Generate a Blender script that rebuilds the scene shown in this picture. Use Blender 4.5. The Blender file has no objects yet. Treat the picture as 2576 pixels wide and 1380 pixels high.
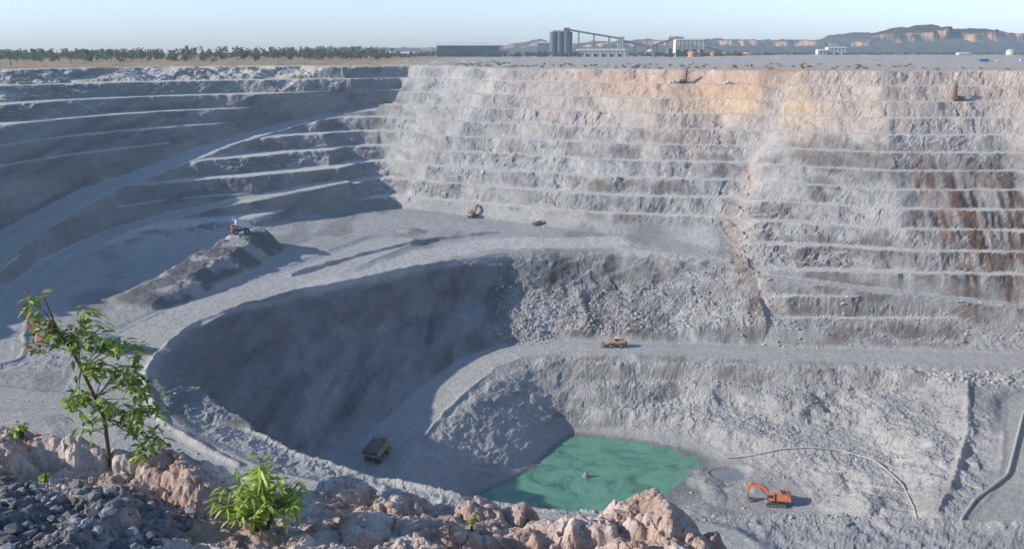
import bpy, math, random, time
import numpy as np
from mathutils import Vector, Matrix
from mathutils.geometry import delaunay_2d_cdt
random.seed(7); rng=np.random.default_rng(7)
S=bpy.context.scene
# ---------------------------------------------------------------- noise
def _h(ix,iy,s):
    v=np.sin(ix*127.1+iy*311.7+s*74.7)*43758.5453
    return v-np.floor(v)
def vn(x,y,s=0):
    ix=np.floor(x); iy=np.floor(y); fx=x-ix; fy=y-iy
    fx=fx*fx*(3-2*fx); fy=fy*fy*(3-2*fy)
    a=_h(ix,iy,s); b=_h(ix+1,iy,s); c=_h(ix,iy+1,s); d=_h(ix+1,iy+1,s)
    return (a+(b-a)*fx)*(1-fy)+(c+(d-c)*fx)*fy
def fbm(x,y,o=4,s=0):
    r=0; a=.5; t=0
    for i in range(o):
        r=r+a*(vn(x,y,s+i*3.1)*2-1); t+=a; a*=.5
        x,y=x*1.62+y*1.21+3.7, y*1.62-x*1.21+9.1
    return r/t
def rid(x,y,o=4,s=0):
    r=0; a=.5; t=0
    for i in range(o):
        r=r+a*(1-np.abs(vn(x,y,s+i*3.1)*2-1)); t+=a; a*=.5
        x,y=x*1.62+y*1.21+3.7, y*1.62-x*1.21+9.1
    return r/t
def vor(x,y,s=0,vec=False):
    ix=np.floor(x); iy=np.floor(y); best=np.full(x.shape,9.); idv=np.zeros(x.shape); vx=np.zeros(x.shape); vy=np.zeros(x.shape)
    for i in(-1,0,1):
        for j in(-1,0,1):
            cx=ix+i; cy=iy+j
            px=cx+_h(cx,cy,s); py=cy+_h(cx,cy,s+5)
            d=(px-x)**2+(py-y)**2; k=_h(cx,cy,s+9)
            m=d<best; best=np.where(m,d,best); idv=np.where(m,k,idv)
            if vec: vx=np.where(m,x-px,vx); vy=np.where(m,y-py,vy)
    if vec: return np.sqrt(best),idv,vx,vy
    return np.sqrt(best),idv
def ss(a,b,x):
    t=np.clip((x-a)/(b-a),0,1); return t*t*(3-2*t)
# ---------------------------------------------------------------- break lines, unseen left rim and wall set back to let sun in (x, y, depth below eye)
RIM=[(-335,595,10),(-315,664,9.5),(-297,767,9),(-262,840,9),(-188,820,9),(-131,767,9),(-90,714,9),(-54,664,9.5),(0,595,10),(77,565,10),(142,530,10),(205,515,10),(290,515,10),(340,470,10),(350,380,10),(345,260,10),(320,150,10),(250,60,10),(150,15,10),(60,2,9),(14,4,6),(0,6,3),(-14,8,3),(-60,15,8),(-200,60,10),(-340,150,10),(-420,300,10),(-400,460,10),(-335,595,10)]
A_=[(-290,514,18),(-241,575,18.5),(-188,625,18),(-117,655,16)]
U_=[(-262,210,60),(-265,280,56),(-250,340,47),(-243,416,40),(-234,490,37.5),(-212,540,36.6),(-182,565,33.5),(-152,592,31),(-109,630,30.5),(-83,652,30)]
RAMP1=[(-78,638,36),(-119,614,41),(-150,575,47),(-173,525,54),(-191,479,61),(-207,442,67),(-213,401,73),(-215,364,79),(-212,330,84),(-205,290,90),(-188,262,95),(-165,245,98)]
ROAD2=[(-101,510,73),(-136,471,76),(-171,448,80),(-189,418,83),(-193,368,86),(-189,331,89),(-178,297,93),(-166,272,96)]
TOE=[(107,420,95),(83,443,92),(44,454,91),(3,476,90),(-31,495,89),(-67,512,88),(-95,503,87),(-117,478,87),(-130,439,87),(-159,414,88),(-169,371,91),(-166,328,93),(-162,290,95),(-159,260,97)]
SEAM=[(152,506,32),(130,484,58),(120,460,74),(109,422,95)]
CREST=[(105,414,96),(79.5,420,95),(52,431,94),(22,426,94),(-1.5,422,94),(-27,403,94),(-51,383,94),(-70,359,93),(-88,346,93),(-102,329,93),(-114,309,94),(-116.5,281,95),(-114.5,261,96),(-106.5,244,97),(-95.7,226,98),(-82.5,213,99),(-67.6,201,99)]
CLIFF=[(77,408,106),(50,418,110),(22,413,110),(2,408,110),(-19,395,113),(-43,377,114),(-61,354,114),(-80,339,113),(-94,322,112),(-105,305,110),(-106,281,107),(-104,266,104)]
LEDGE=[(-100,262,103),(-78,236,103),(-55,214,103),(-39,205,103),(-13,193,103),(10,186,103),(37,183,103),(74,183,103),(115,179,103),(150,185,105),(180,200,110)]
NTOE=[(-159,260,97),(-150,225,98),(-125,190,98),(-85,165,98.5),(-30,150,99),(40,148,101),(100,148,102),(150,160,103),(195,190,108),(230,240,118),(250,300,124),(245,345,125),(223,367,124)]
NMID=[(-262,210,60),(-190,120,60),(-100,90,60),(-50,72,60),(0,68,60),(60,68,60),(130,90,60),(210,140,60),(280,240,60),(300,340,60)]
RTOE=[(223,367,124),(159,370,122),(106,369,121)]
LTOE=[(106,369,121),(75,374,122),(45,378,122.5),(20,381,123),(-5,375,124),(-27,357,126.5),(-38,338,129),(-47,318,132),(-56,300,134.5),(-62,283,137),(-68,264,139.5)]
RC=[(235,335,126),(215,341,126),(154,347,126),(104,350,125.5),(71,352,125),(45,355,125),(24,356,125.5),(8,350,127),(-3,340,128.5),(-13,323,131),(-22,305,133.5),(-30,288,136),(-34,270,138.5)]
SHORE=[(33.6,327,148),(24,329,148),(17,318,148),(7.6,298,148),(-2.5,287,148),(-12,278,148),(-16,262,148),(0,248,148),(25,243,148),(44,250,148),(44,266,148),(57,284,148),(68,297,148),(72,305,148),(70,310,148),(63,315,148),(49,322,148),(33.6,327,148)]
NBOT=[(-62,253,141),(-40,236,144),(-10,230,146.5),(30,228,147.5),(80,222,147),(112,228,145)]
FTOE=[(80,303,146.5),(102,294,143.5),(120,286,142),(126,271,142),(121,250,142),(114,238,143)]
MIDL=[(45,342,137),(68,344,137),(99.6,340,137),(139,337,136),(167,334,131)]
RBC=[(178,326,128),(160.5,290,132),(139,256,134),(127,240,136)]
RSEAT=[(117,395,100),(173,387,105),(228,380,110),(262,370,114)]
MISC=[(25,310,151),(10,285,152),(30,285,152),(0,270,151.5),(20,262,151.5),(50,305,151),(60,270,147),(80,280,147),(86,268,146.5),(100,280,145.5),(75,250,147),(100,250,145.5),(90,235,146),
(190,318,128),(205,300,129),(185,288,130),(165,255,132.5),(205,260,129),(150,235,132),(140,215,128),(-45,268,139.5),(-40,262,140),
(-77,433,90),(-40,440,91.5),(0,445,92),(40,440,93),(-90,460,89),(-60,480,88.5),(-20,470,89.5),(-120,400,90),(-100,385,92),(-140,360,92.5),(-130,320,94),(-140,290,95.5),(-130,240,98),
(0,0,1.8),(0,-60,3)]
def plain(Y): return np.interp(Y,[-100,500,1000,1500,3000,15000],[10,10,8.6,7,5,2])
FR=[]
for x in np.arange(-600,601,60): FR+= [(x,-60,10.),(x,1000,8.6)]
for y in np.arange(0,1000,60):
    for x in(-600,600): FR.append((x,float(y),float(plain(y))))
for x in np.arange(-540,541,60): FR.append((x,920,float(plain(920))))
pts=[]
def dens(L,st=5):
    for a,b in zip(L[:-1],L[1:]):
        n=max(1,int(math.dist(a[:2],b[:2])/st))
        for i in range(n):
            t=i/n; pts.append(tuple(a[k]+(b[k]-a[k])*t for k in range(3)))
    pts.append(tuple(L[-1]))
for L in(RIM,A_,U_,RAMP1,ROAD2,TOE,SEAM,CREST,CLIFF,LEDGE,NTOE,NMID,RTOE,LTOE,RC,SHORE,NBOT,FTOE,MIDL,RBC,RSEAT): dens(L)
pts+=MISC+FR
r=delaunay_2d_cdt([Vector(p[:2]) for p in pts],[],[],0,1e-3)
TV=np.array([(v[0],v[1],pts[o[0]][2]) for v,o in zip(r[0],r[3])])
X0,Y0=-600,-60; NX,NY=1201,1061
G=np.full((NY,NX),10.)
for f in r[2]:
    a,b,c=TV[list(f)[:3]]
    x0=max(0,int(min(a[0],b[0],c[0])-X0)); x1=min(NX-1,int(max(a[0],b[0],c[0])-X0)+1)
    y0=max(0,int(min(a[1],b[1],c[1])-Y0)); y1=min(NY-1,int(max(a[1],b[1],c[1])-Y0)+1)
    gx,gy=np.meshgrid(np.arange(x0,x1+1)+X0,np.arange(y0,y1+1)+Y0)
    dt=(b[1]-c[1])*(a[0]-c[0])+(c[0]-b[0])*(a[1]-c[1])
    if abs(dt)<1e-9: continue
    w0=((b[1]-c[1])*(gx-c[0])+(c[0]-b[0])*(gy-c[1]))/dt
    w1=((c[1]-a[1])*(gx-c[0])+(a[0]-c[0])*(gy-c[1]))/dt; w2=1-w0-w1
    m=(w0>=-1e-6)&(w1>=-1e-6)&(w2>=-1e-6)
    sub=G[y0:y1+1,x0:x1+1]; sub[m]=(w0*a[2]+w1*b[2]+w2*c[2])[m]
for _ in range(2):
    P=np.pad(G,1,mode='edge'); G=(P[1:-1,1:-1]*2+P[:-2,1:-1]+P[2:,1:-1]+P[1:-1,:-2]+P[1:-1,2:])/6
def base(X,Y):
    gx=np.clip(X-X0,0,NX-1.001); gy=np.clip(Y-Y0,0,NY-1.001)
    i=gx.astype(int); j=gy.astype(int); fx=gx-i; fy=gy-j
    h=(G[j,i]*(1-fx)+G[j,i+1]*fx)*(1-fy)+(G[j+1,i]*(1-fx)+G[j+1,i+1]*fx)*fy
    out=(np.abs(X)>599)|(Y>999)|(Y<-59)
    return np.where(out,plain(Y),h)
ROADS=[ # pts,width,blend,windrow
 (RAMP1,19,5,1.1),(ROAD2,13,4,.7),
 ([(262,370,114),(228,380,110),(173,387,105),(117,395,100)],8,3,.6),
 ([(40,165,101),(-20,170,100),(-65,187,99),(-95,210,98.5),(-118,240,98),(-129,268,96.5),(-127,295,95.5),(-118,325,94.5),(-104,350,94),(-88,375,93),(-75,400,92),(-60,430,91)],24,5,.3),
 ([(-165,245,98),(-140,238,98),(-118,240,98)],18,5,.4),
 ([(290,350,125),(215,352,125),(154,358,125),(104,361,124.5),(71,363,124),(45,366,124),(19.5,369,124.5),(-1.4,364,125.5),(-14.7,353,127),(-25,335,129),(-34.5,315,132),(-41.5,298,134),(-46.6,283,136),(-51.7,270,138.5),(-48,254,141),(-32,243,143.5),(-8,236,146)],19,3.5,.8),
 ([(-270,566,17),(-273,612,15),(-283,690,10.5)],8,4,.2),
 ([(215,325,127),(192,308,128.5),(176,280,131),(160,252,133),(140,232,133)],14,6,.4)]
LUMPS=[]
xs=-4.2
while xs<1.35:
    if abs(xs+1.42)>.28: LUMPS.append((xs,5.0+random.uniform(-.4,.3),random.uniform(.12,.27),random.uniform(.07,.15),random.uniform(.6,1.5)))
    xs+=random.uniform(.12,.28)
for i in range(46):
    lx=random.uniform(-4,1.4); ly=random.uniform(3.6,4.9)
    if abs(lx+1.42)<.3: continue
    LUMPS.append((lx,ly,random.uniform(.07,.22),random.uniform(.04,.12),random.uniform(.6,1.5)))
LUMPS+= [(.95,4.95,.24,.15,.8),(-.05,4.9,.22,.07,1.2),(-2.05,5.0,.26,.14,1.),(-1.80,4.7,.2,.16,.7),(-3.1,5.1,.3,.12,1.)]
STRIP=[(-80,356,0),(-58,385,0),(-38,412,0),(-12,435,0),(22,437,0),(50,440,0)]
def terrain(X,Y,full=False):
    X=np.asarray(X,float); Y=np.asarray(Y,float)
    h=base(X,Y); hb=h.copy()
    n40=fbm(X/38,Y/38,3,1); n9=fbm(X/9,Y/9,4,2)
    inpit=ss(10.6,13,h)
    def polyd(L,reach):
        P_=np.array(L,float); best=np.full(X.shape,1e9); zz=np.zeros(X.shape); sg=np.zeros(X.shape)
        lo=P_.min(0)-reach; hi=P_.max(0)+reach
        idx=np.nonzero((X>lo[0])&(X<hi[0])&(Y>lo[1])&(Y<hi[1]))
        if len(idx[0])==0: return best,zz,sg
        x=X[idx]; y=Y[idx]; b=best[idx]; z=zz[idx]; s_=sg[idx]
        for a,c in zip(P_[:-1],P_[1:]):
            d=c[:2]-a[:2]; L2=(d**2).sum(); t=np.clip(((x-a[0])*d[0]+(y-a[1])*d[1])/L2,0,1)
            ex=x-a[0]-t*d[0]; ey=y-a[1]-t*d[1]; e=np.hypot(ex,ey); mm=e<b
            b=np.where(mm,e,b); z=np.where(mm,a[2]+t*(c[2]-a[2]),z); s_=np.where(mm,np.sign(d[0]*ey-d[1]*ex),s_)
        best[idx]=b; zz[idx]=z; sg[idx]=s_
        return best,zz,sg
    chd,_,_=polyd([(156,520,20),(130,484,58),(120,460,74),(109,422,95),(110,400,108),(113,382,118)],30)
    chute=np.exp(-(np.clip(chd+2.5*n9,0,99)/7)**2)
    Rr=ss(106,118,X)*ss(362,372,Y)
    lim=84+31*Rr
    m=ss(10.8,13,h)*(1-ss(lim,lim+4,h))*(Y>150)
    hw=h+1.8*n40+.9*n9+2.0*fbm(X/90,Y/90,2,6)
    q=(hw-10)/8.; k=np.floor(q); t=q-k
    lfw=ss(-70,-100,X)*(Y>250)
    bw=.50+.10*lfw+(.40-.14*lfw)*fbm(X/16,k*3.7+Y/200,3,5)
    bw=np.clip(bw,.16,.72)
    f=np.clip((t-bw)/(1-bw),0,1)
    hT=10+8*(k+f)
    h=h+(hT-h)*m*(1-.8*chute)
    face=m*np.clip(np.minimum(f,1-f)*8,0,1)
    h=h+1.3*chute*m*(hb<88)
    low=ss(126,128,h)*(1-ss(143,146,h))*ss(25,40,X)
    q=(h-126+1.6*n9+2*n40)/7.; k=np.floor(q); t=q-k
    h=h+(126+7*(k+ss(.35,1,t))-h)*low*.85
    P=ss(85.5,88,hb)*(1-ss(94.5,96.5,hb))*(1-ss(104,112,X))*(Y>180)
    P=np.maximum(P,ss(96,97,hb)*(1-ss(99.3,100.5,hb))*(Y<262)*(X<-60))
    fl=ss(144.5,146.5,hb)
    R2=(X>140)*(Y<322)*(X-140>(Y-235)*.42)*(hb>120); P=np.maximum(P,R2*.8)
    wall=inpit*(1-P)*(1-fl)
    fw=np.where(m>.5,.10+.90*face,1)*(1-.2*lfw*(hb<86))
    u=X+.25*h; v=Y-1.2*h
    r1=rid(u/8,v/9,5,11)-.55; r2=rid(u/3.6,v/4.5,3,13)-.55
    h=h-wall*fw*(1.5*r1+.75*r2)-(inpit*(1-wall))*.25*fbm(X/6,Y/6,4,12)
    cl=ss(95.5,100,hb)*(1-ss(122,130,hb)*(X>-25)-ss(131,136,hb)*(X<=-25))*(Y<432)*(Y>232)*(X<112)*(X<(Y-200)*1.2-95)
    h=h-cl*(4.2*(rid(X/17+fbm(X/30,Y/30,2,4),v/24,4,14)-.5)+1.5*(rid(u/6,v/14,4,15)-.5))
    # faceted blast-broken blocks, strongest on the benched faces, patchy elsewhere
    sub=wall*fw*(.30+.70*(m>.5))*(.25+.9*ss(-.3,.4,fbm(X/25,h/12,3,19)))
    for cs,am,sd_ in((6.5,.75,21),(2.8,.42,23)):
        F,idv,vx,vy=vor(u/cs+.2*n9,v/(cs*1.4),sd_,True); an=idv*44.
        h=h-sub*am*(1.5*(np.cos(an)*vx+np.sin(an)*vy)+.55*(idv-.5))
    ta=ss(107,111,hb)*(1-ss(122,123.5,hb))*ss(-12,2,X)*(1-ss(100,125,X))*(Y<425)
    F,idv=vor(X/1.7,Y/1.7,33); h=h-(.8*ta+.4*low+.4*chute*m)*.8*np.clip(.62-F,0,1)*(.3+1.2*idv)
    F,idv=vor(X/1.0,Y/1.0,36); h=h-(ta+.6*low+.35*wall)*.45*np.clip(.6-F,0,1)*(.3+idv)
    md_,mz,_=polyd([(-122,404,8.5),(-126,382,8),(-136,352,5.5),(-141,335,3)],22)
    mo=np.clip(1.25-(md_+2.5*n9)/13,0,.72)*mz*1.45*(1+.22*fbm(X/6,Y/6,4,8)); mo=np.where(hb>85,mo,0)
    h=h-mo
    dx=(X+52)/8; dy=(Y-452)/7; h=h-np.clip(1-np.sqrt(dx*dx+dy*dy),0,1)*2.2
    for(cx,cy,rx,ry,hh) in((69,284,6,16,1.5),(62,262,12,9,1.5),(112,262,11,10,3.0),(84,281,10,4,1.2),(26,292,4,3.2,6.),(100,246,14,7,2)):
        dx=(X-cx)/rx+.5*n9; dy=(Y-cy)/ry+.4*fbm(X/4,Y/4,3,9); h=h-np.clip(1-np.sqrt(dx*dx+dy*dy),0,1)*hh*(1.2+.8*n9)
    dx=(X-79)/8; dy=(Y-293)/6; h=h+np.clip(1-dx*dx-dy*dy,0,1)*2.2
    road=np.zeros(X.shape); rd=np.zeros(X.shape)
    for L,w,bl,wr in ROADS:
        d,z,sg=polyd(L,w/2+bl+4)
        d=d+.8*n9
        wt=1-ss(w/2,w/2+bl,d)
        z=z-.08*fbm(X/5,Y/5,3,40)
        h=h+(z-h)*wt
        h=h-wr*np.exp(-((d-w/2-.3)/.9)**2)*(.7+.6*n9+.3*n40)
        rm=1-ss(w/2-1.5,w/2+.5,d); road=np.maximum(road,rm); rd=np.where(rm>0,d*sg,rd)
    for L,hh in(([(-95,370,0),(-72,402,0),(-38,438,0),(-8,453,0)],1.5),([(178,326,0),(160.5,290,0),(139,256,0),(127,240,0)],1.6),(CREST[5:],1.3),(LEDGE,1.2)):
        d,z,sg=polyd(L,6); h=h-hh*np.exp(-(d/1.1)**2)*(.8+.8*n9)
    sd,_,_=polyd(STRIP,20)
    out=(1-inpit)*(Y>250)
    h=h-out*(.9*np.maximum(0,fbm(X/14,Y/20,4,50))+.5*n9*(Y<1100))
    dx=(X-560)/330; dy=(Y-1230)/70; h=h-np.clip(1.1-(dx*dx+dy*dy)**2,0,1)*4.5*(1+.2*n40)
    dx=(X+60)/70; dy=(Y-760)/18; h=h-np.clip(1-(dx*dx+dy*dy),0,1)*2.2*(1+.8*n9)
    near=(Y<16)&(np.abs(X)<60)
    if near.any():
        x=X[near]; y=Y[near]
        g=np.interp(x,[-60,-14,-6,-3.3,-2.6,-2.0,-1.6,-1.0,-.3,0,.4,.65,.95,1.25,1.45,2.4,5,15,60],[8,3.2,2.25,2.34,2.46,2.56,2.70,2.79,2.90,2.97,2.98,2.93,2.89,3.05,3.5,4.5,6,8,11])
        yc=5.15+.25*fbm(x*1.1,x*0+3,3,61)
        t=np.clip(y/5.15,0,1)
        hf=1.78+(g-1.78)*t**1.1+np.maximum(0,y-yc)*1.35
        z0=-hf
        wf=fbm(x*7,y*7,4,62); wg=fbm(x*7,y*7,4,63)
        wx=x+.08*wf; wy=y+.08*wg
        add=np.zeros(x.shape)
        for(cx,cy,rr,hh,as_) in LUMPS:
            d2=((wx-cx)/(rr*as_**.5))**2+((wy-cy)/(rr/as_**.5))**2
            add=np.maximum(add,hh*np.clip(1-d2,0,1)**.5)
        nm=ss(1.5,2.5,y)*(1-ss(6.5,9,y))
        F,idv,vx,vy=vor(x*6+wf*.8,y*6+wg*.8,71,True); F2,id2=vor(x*15,y*15,72); an=idv*44.
        z0=z0+nm*(add+.06*(rid(x*4,y*4,5,64)-.5)+.025*(np.cos(an)*vx+np.sin(an)*vy)+.025*(idv-.3)*(1-ss(.45,.7,F))+.03*fbm(x*14,y*14,4,65)+.022*np.clip(.55-F2,0,1)*id2)
        w=1-ss(9,15,y)
        h[near]=h[near]*(1-w)+(-z0)*w
    if not full: return -h
    return -h,dict(hb=hb,road=road,rd=rd,wall=wall,face=face,P=P,fl=fl,n9=n9,n40=n40,inpit=inpit,ta=ta,low=low,cl=cl,mo=mo,m=m,chute=chute,sd=sd)
# ---------------------------------------------------------------- material helpers
def newmat(name):
    m=bpy.data.materials.new(name); m.use_nodes=True
    return m,m.node_tree.nodes,m.node_tree.links,m.node_tree.nodes['Principled BSDF']
def simple(name,col,rough=.7,var=.25,scale=1.5,metal=0.,bump=0.):
    m,n,l,b=newmat(name)
    tc=n.new('ShaderNodeTexCoord'); no=n.new('ShaderNodeTexNoise'); no.inputs['Scale'].default_value=scale; no.inputs['Detail'].default_value=6
    l.new(tc.outputs['Object'],no.inputs['Vector'])
    mx=n.new('ShaderNodeMix'); mx.data_type='RGBA'
    mx.inputs[6].default_value=(*[c*(1-var) for c in col],1); mx.inputs[7].default_value=(*[min(1,c*(1+var)) for c in col],1)
    l.new(no.outputs['Fac'],mx.inputs[0]); l.new(mx.outputs[2],b.inputs['Base Color'])
    b.inputs['Roughness'].default_value=rough; b.inputs['Metallic'].default_value=metal
    if bump:
        bp=n.new('ShaderNodeBump'); bp.inputs['Strength'].default_value=bump; l.new(no.outputs['Fac'],bp.inputs['Height']); l.new(bp.outputs['Normal'],b.inputs['Normal'])
    return m
def groundmat(name,scales,bdist,attr='Col'):
    m,n,l,b=newmat(name)
    at=n.new('ShaderNodeAttribute'); at.attribute_name=attr
    geo=n.new('ShaderNodeNewGeometry'); prev=at.outputs['Color']
    hs=[]
    for i,(sc,amt) in enumerate(scales):
        no=n.new('ShaderNodeTexNoise'); no.inputs['Scale'].default_value=sc; no.inputs['Detail'].default_value=8; no.inputs['Roughness'].default_value=.65
        l.new(geo.outputs['Position'],no.inputs['Vector'])
        mr=n.new('ShaderNodeMapRange'); mr.inputs[1].default_value=.3; mr.inputs[2].default_value=.7; mr.inputs[3].default_value=1-amt; mr.inputs[4].default_value=1+amt
        l.new(no.outputs['Fac'],mr.inputs[0])
        vm=n.new('ShaderNodeVectorMath'); vm.operation='SCALE'; l.new(prev,vm.inputs[0]); l.new(mr.outputs[0],vm.inputs['Scale']); prev=vm.outputs[0]
        hs.append(no.outputs['Fac'])
    l.new(prev,b.inputs['Base Color']); b.inputs['Roughness'].default_value=.95; b.inputs['Specular IOR Level'].default_value=.15
    nrm=None
    for hh,d in zip(hs,bdist):
        if d==0: continue
        bp=n.new('ShaderNodeBump'); bp.inputs['Strength'].default_value=1; bp.inputs['Distance'].default_value=d
        l.new(hh,bp.inputs['Height'])
        if nrm: l.new(nrm,bp.inputs['Normal'])
        nrm=bp.outputs['Normal']
    if nrm: l.new(nrm,b.inputs['Normal'])
    return m
def gridmesh(name,X,Y,Z,col,mat,mats=None,midx=None):
    ny,nx=X.shape
    me=bpy.data.meshes.new(name); N=nx*ny
    co=np.empty((N,3),np.float32); co[:,0]=X.ravel(); co[:,1]=Y.ravel(); co[:,2]=Z.ravel()
    i=np.arange(N).reshape(ny,nx)
    q=np.stack([i[:-1,:-1],i[:-1,1:],i[1:,1:],i[1:,:-1]],-1).reshape(-1,4).astype(np.int32)
    me.vertices.add(N); me.vertices.foreach_set('co',co.ravel())
    me.loops.add(q.size); me.loops.foreach_set('vertex_index',q.ravel())
    me.polygons.add(len(q)); me.polygons.foreach_set('loop_start',np.arange(0,q.size,4,dtype=np.int32))
    me.update(calc_edges=True)
    a=me.color_attributes.new('Col','FLOAT_COLOR','POINT')
    c4=np.ones((N,4),np.float32); c4[:,:3]=col.reshape(-1,3); a.data.foreach_set('color',c4.ravel())
    me.materials.append(mat)
    me.polygons.foreach_set('use_smooth',np.zeros(len(q),bool))
    if mats:
        me.materials.append(mats); me.polygons.foreach_set('material_index',midx.astype(np.int32))
    ob=bpy.data.objects.new(name,me); S.collection.objects.link(ob); return ob
# ---------------------------------------------------------------- terrain mesh
rows=np.concatenate([np.linspace(.6,2.4,12),np.linspace(2.5,6.5,430),np.geomspace(6.6,150,60),np.arange(151,178,1.5),np.arange(178,345,.55),np.arange(345,640,.7),np.arange(640,900,1.6),np.geomspace(903,16000,110)])
wing=np.geomspace(.004,2.6,34)
cols=np.concatenate([-.68-wing[::-1],np.linspace(-.68,.68,1060),.68+wing])
UU,YY=np.meshgrid(cols,rows); XX=UU*YY
Zf,A=terrain(XX.ravel(),YY.ravel(),True)
sh=XX.shape; ZZ=Zf.reshape(sh); A={k:v.reshape(sh) for k,v in A.items()}
gy=np.gradient(ZZ,axis=0)/np.gradient(YY,axis=0); gx=np.gradient(ZZ,axis=1)/np.gradient(XX,axis=1)
slope=np.hypot(gx,gy)
H=-ZZ
def mix(c,t,w): return c+(np.array(t)-c)*np.clip(w,0,1)[...,None]
g=.45+.07*A['n40']+.05*A['n9']
C=np.stack([g,g*.98,g*.95],-1)
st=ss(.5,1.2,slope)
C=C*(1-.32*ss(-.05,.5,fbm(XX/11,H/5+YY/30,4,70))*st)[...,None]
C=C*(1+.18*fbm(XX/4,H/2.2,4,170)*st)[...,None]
C=C*(1-.12*A['face'])[...,None]  # bench faces darkened in the colour for shade contrast with the berms
lw=ss(-60,-110,XX)*(YY>255)*(H<90); C=C*(1-.34*lw*st)[...,None]  # steep left-wall faces painted darker still, deepening their shade
W=ss(64,22,H+18*fbm(XX/45,YY/45,3,71))*ss(-50,75,XX+40*A['n40'])
C=mix(C,(.62,.485,.39),W*.66*A['inpit'])
d=np.hypot((XX-140)/50,(H-28)/20)+.5*A['n40']
C=mix(C,(.76,.54,.33),.85*ss(1.15,.3,d)*(YY>440)*A['inpit'])
d=np.hypot((XX-105)/75,(H-18)/10)+.5*A['n9']; C=mix(C,(.64,.39,.25),.5*ss(1.1,.4,d)*(YY>440))
berm=A['m']*(1-ss(.35,.7,slope))
C=mix(C,(.68,.66,.61),berm*.8)  # tan berm tops, colour lifted so bench edges read as sunlit lines
C=mix(C,(.64,.55,.37),berm*.7*ss(45,20,H)*ss(-60,-100,XX)*ss(-.2,.2,fbm(XX/20,YY/20,3,75)))
strk=ss(.40,.72,vn(XX/1.7,H/16,77)*.6+vn(XX/5,H/9,78)*.4+.12*A['n9'])
seep=ss(188,207,XX+12*fbm(H/9,XX/9,3,176))*ss(266,242,XX)*ss(44,64,H+12*A['n40'])*ss(122,106,H)*(YY>340)
C=mix(C,(.09,.055,.042),seep*strk*ss(.35,.8,slope)*.97*ss(-.4,.05,fbm(XX/14,H/8,3,177)))
C=mix(C,(.38,.24,.17),seep*.35*ss(-.3,.3,fbm(XX/9,H/5,3,178)))
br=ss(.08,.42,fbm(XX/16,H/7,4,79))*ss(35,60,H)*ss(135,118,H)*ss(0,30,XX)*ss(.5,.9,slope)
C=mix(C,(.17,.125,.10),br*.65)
C=mix(C,(.58,.51,.45),A['chute']*.7*(H>18)*(H<122))
C=mix(C,(.44,.24,.16),A['chute']*.4*ss(.5,.8,vn(XX/2.5,H/20,99))*(H>60)*(H<122))
C=mix(C,(.43,.425,.415),A['P']*.6)
C=C*(1-.30*A['P']*ss(-.05,.35,fbm(XX/18,YY/30,4,81)))[...,None]
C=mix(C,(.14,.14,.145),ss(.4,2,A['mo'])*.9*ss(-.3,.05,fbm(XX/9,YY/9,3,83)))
C=mix(C,(.20,.205,.21),A['cl']*ss(115,108,H)*.75*ss(.5,1.1,slope))  # half-shade painted into the steep cliff band below the crest
C=mix(C,(.24,.24,.245),A['cl']*.65*ss(10,-15,XX))  # left inner wall colour darkened to deepen the shadow there
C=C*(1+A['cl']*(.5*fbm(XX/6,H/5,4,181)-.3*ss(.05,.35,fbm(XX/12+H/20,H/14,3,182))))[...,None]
C=mix(C,(.60,.585,.56),ss(11,7,A['sd']+2*A['n9'])*A['P']*.8*(A['hb']>88))
tr=.5+.5*fbm(A['rd']/1.1,A['rd']*0+YY/90,3,84)
C=mix(C,(.58,.57,.54),A['road']*.85)
C=C*(1-.26*A['road']*tr)[...,None]
C=mix(C,(.60,.52,.45),.5*ss(230,200,YY)*ss(-90,-125,XX)*A['inpit']+.35*ss(.3,.6,A['n9'])*A['P']*(YY<300))
C=mix(C,(.33,.33,.33),A['fl']*ss(148.6,147,H)*.4)
C=mix(C,(.19,.195,.20),A['fl']*ss(146.8,147.9,H)*.8)
o=1-A['inpit']
pl=np.stack([.50+.05*A['n9'],.465+.05*A['n9'],.42+.04*A['n9']],-1)
pl=mix(pl,(.60,.32,.19),.85*ss(-.15,.3,fbm(XX/30,YY/12,4,85))*ss(720,560,YY))
lf=ss(-40,-130,XX+30*A['n40'])
pl=mix(pl,(.46,.32,.18),lf*.9)
pl=mix(pl,(.22,.19,.12),lf*ss(0,.4,fbm(XX/12,YY/12,4,86))*.6)
pl=mix(pl,(.46,.45,.43),ss(-.3,.3,fbm(XX/60,YY/60,3,87))*.6*(1-lf))
pl=mix(pl,(.16,.17,.12),ss(1500,1900,YY)*.9)
C=C*(1-o[...,None])+pl*o[...,None]
nr=ss(60,20,YY)
fgc=np.stack([.55+0*XX,.41+0*XX,.335+0*XX],-1)*(1+.25*fbm(XX*2.5,YY*2.5,4,90)[...,None])
fgc=mix(fgc,(.66,.545,.475),ss(-.15,.25,fbm(XX*3,YY*3,4,91)))
fgc=mix(fgc,(.38,.22,.155),ss(.08,.4,fbm(XX*5,YY*5,4,94))*.5)
gr=ss(-1.75,-2.15,XX+.3*fbm(XX*2,YY*2,3,92))*ss(4.6,4.35,YY+.25*fbm(XX*2,YY*2,3,93)+.12*(XX+2.5))
fgc=mix(fgc,(.18,.18,.185),gr*.9)
C=C*(1-nr[...,None])+fgc*nr[...,None]
C=np.clip(C,.02,.8)
mg=groundmat('rock_and_gravel',[(.05,.06),(.35,.12),(1.6,.18)],[0,.8,.5])
mn=groundmat('crest_soil',[(4,.10),(22,.18),(90,.2)],[0,.02,.007])
yc=np.repeat(((rows[:-1]+rows[1:])/2)[:,None],len(cols)-1,1).ravel()
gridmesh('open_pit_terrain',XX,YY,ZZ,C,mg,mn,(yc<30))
def zt(x,y): return float(terrain(np.array([x]),np.array([y]))[0])
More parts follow.
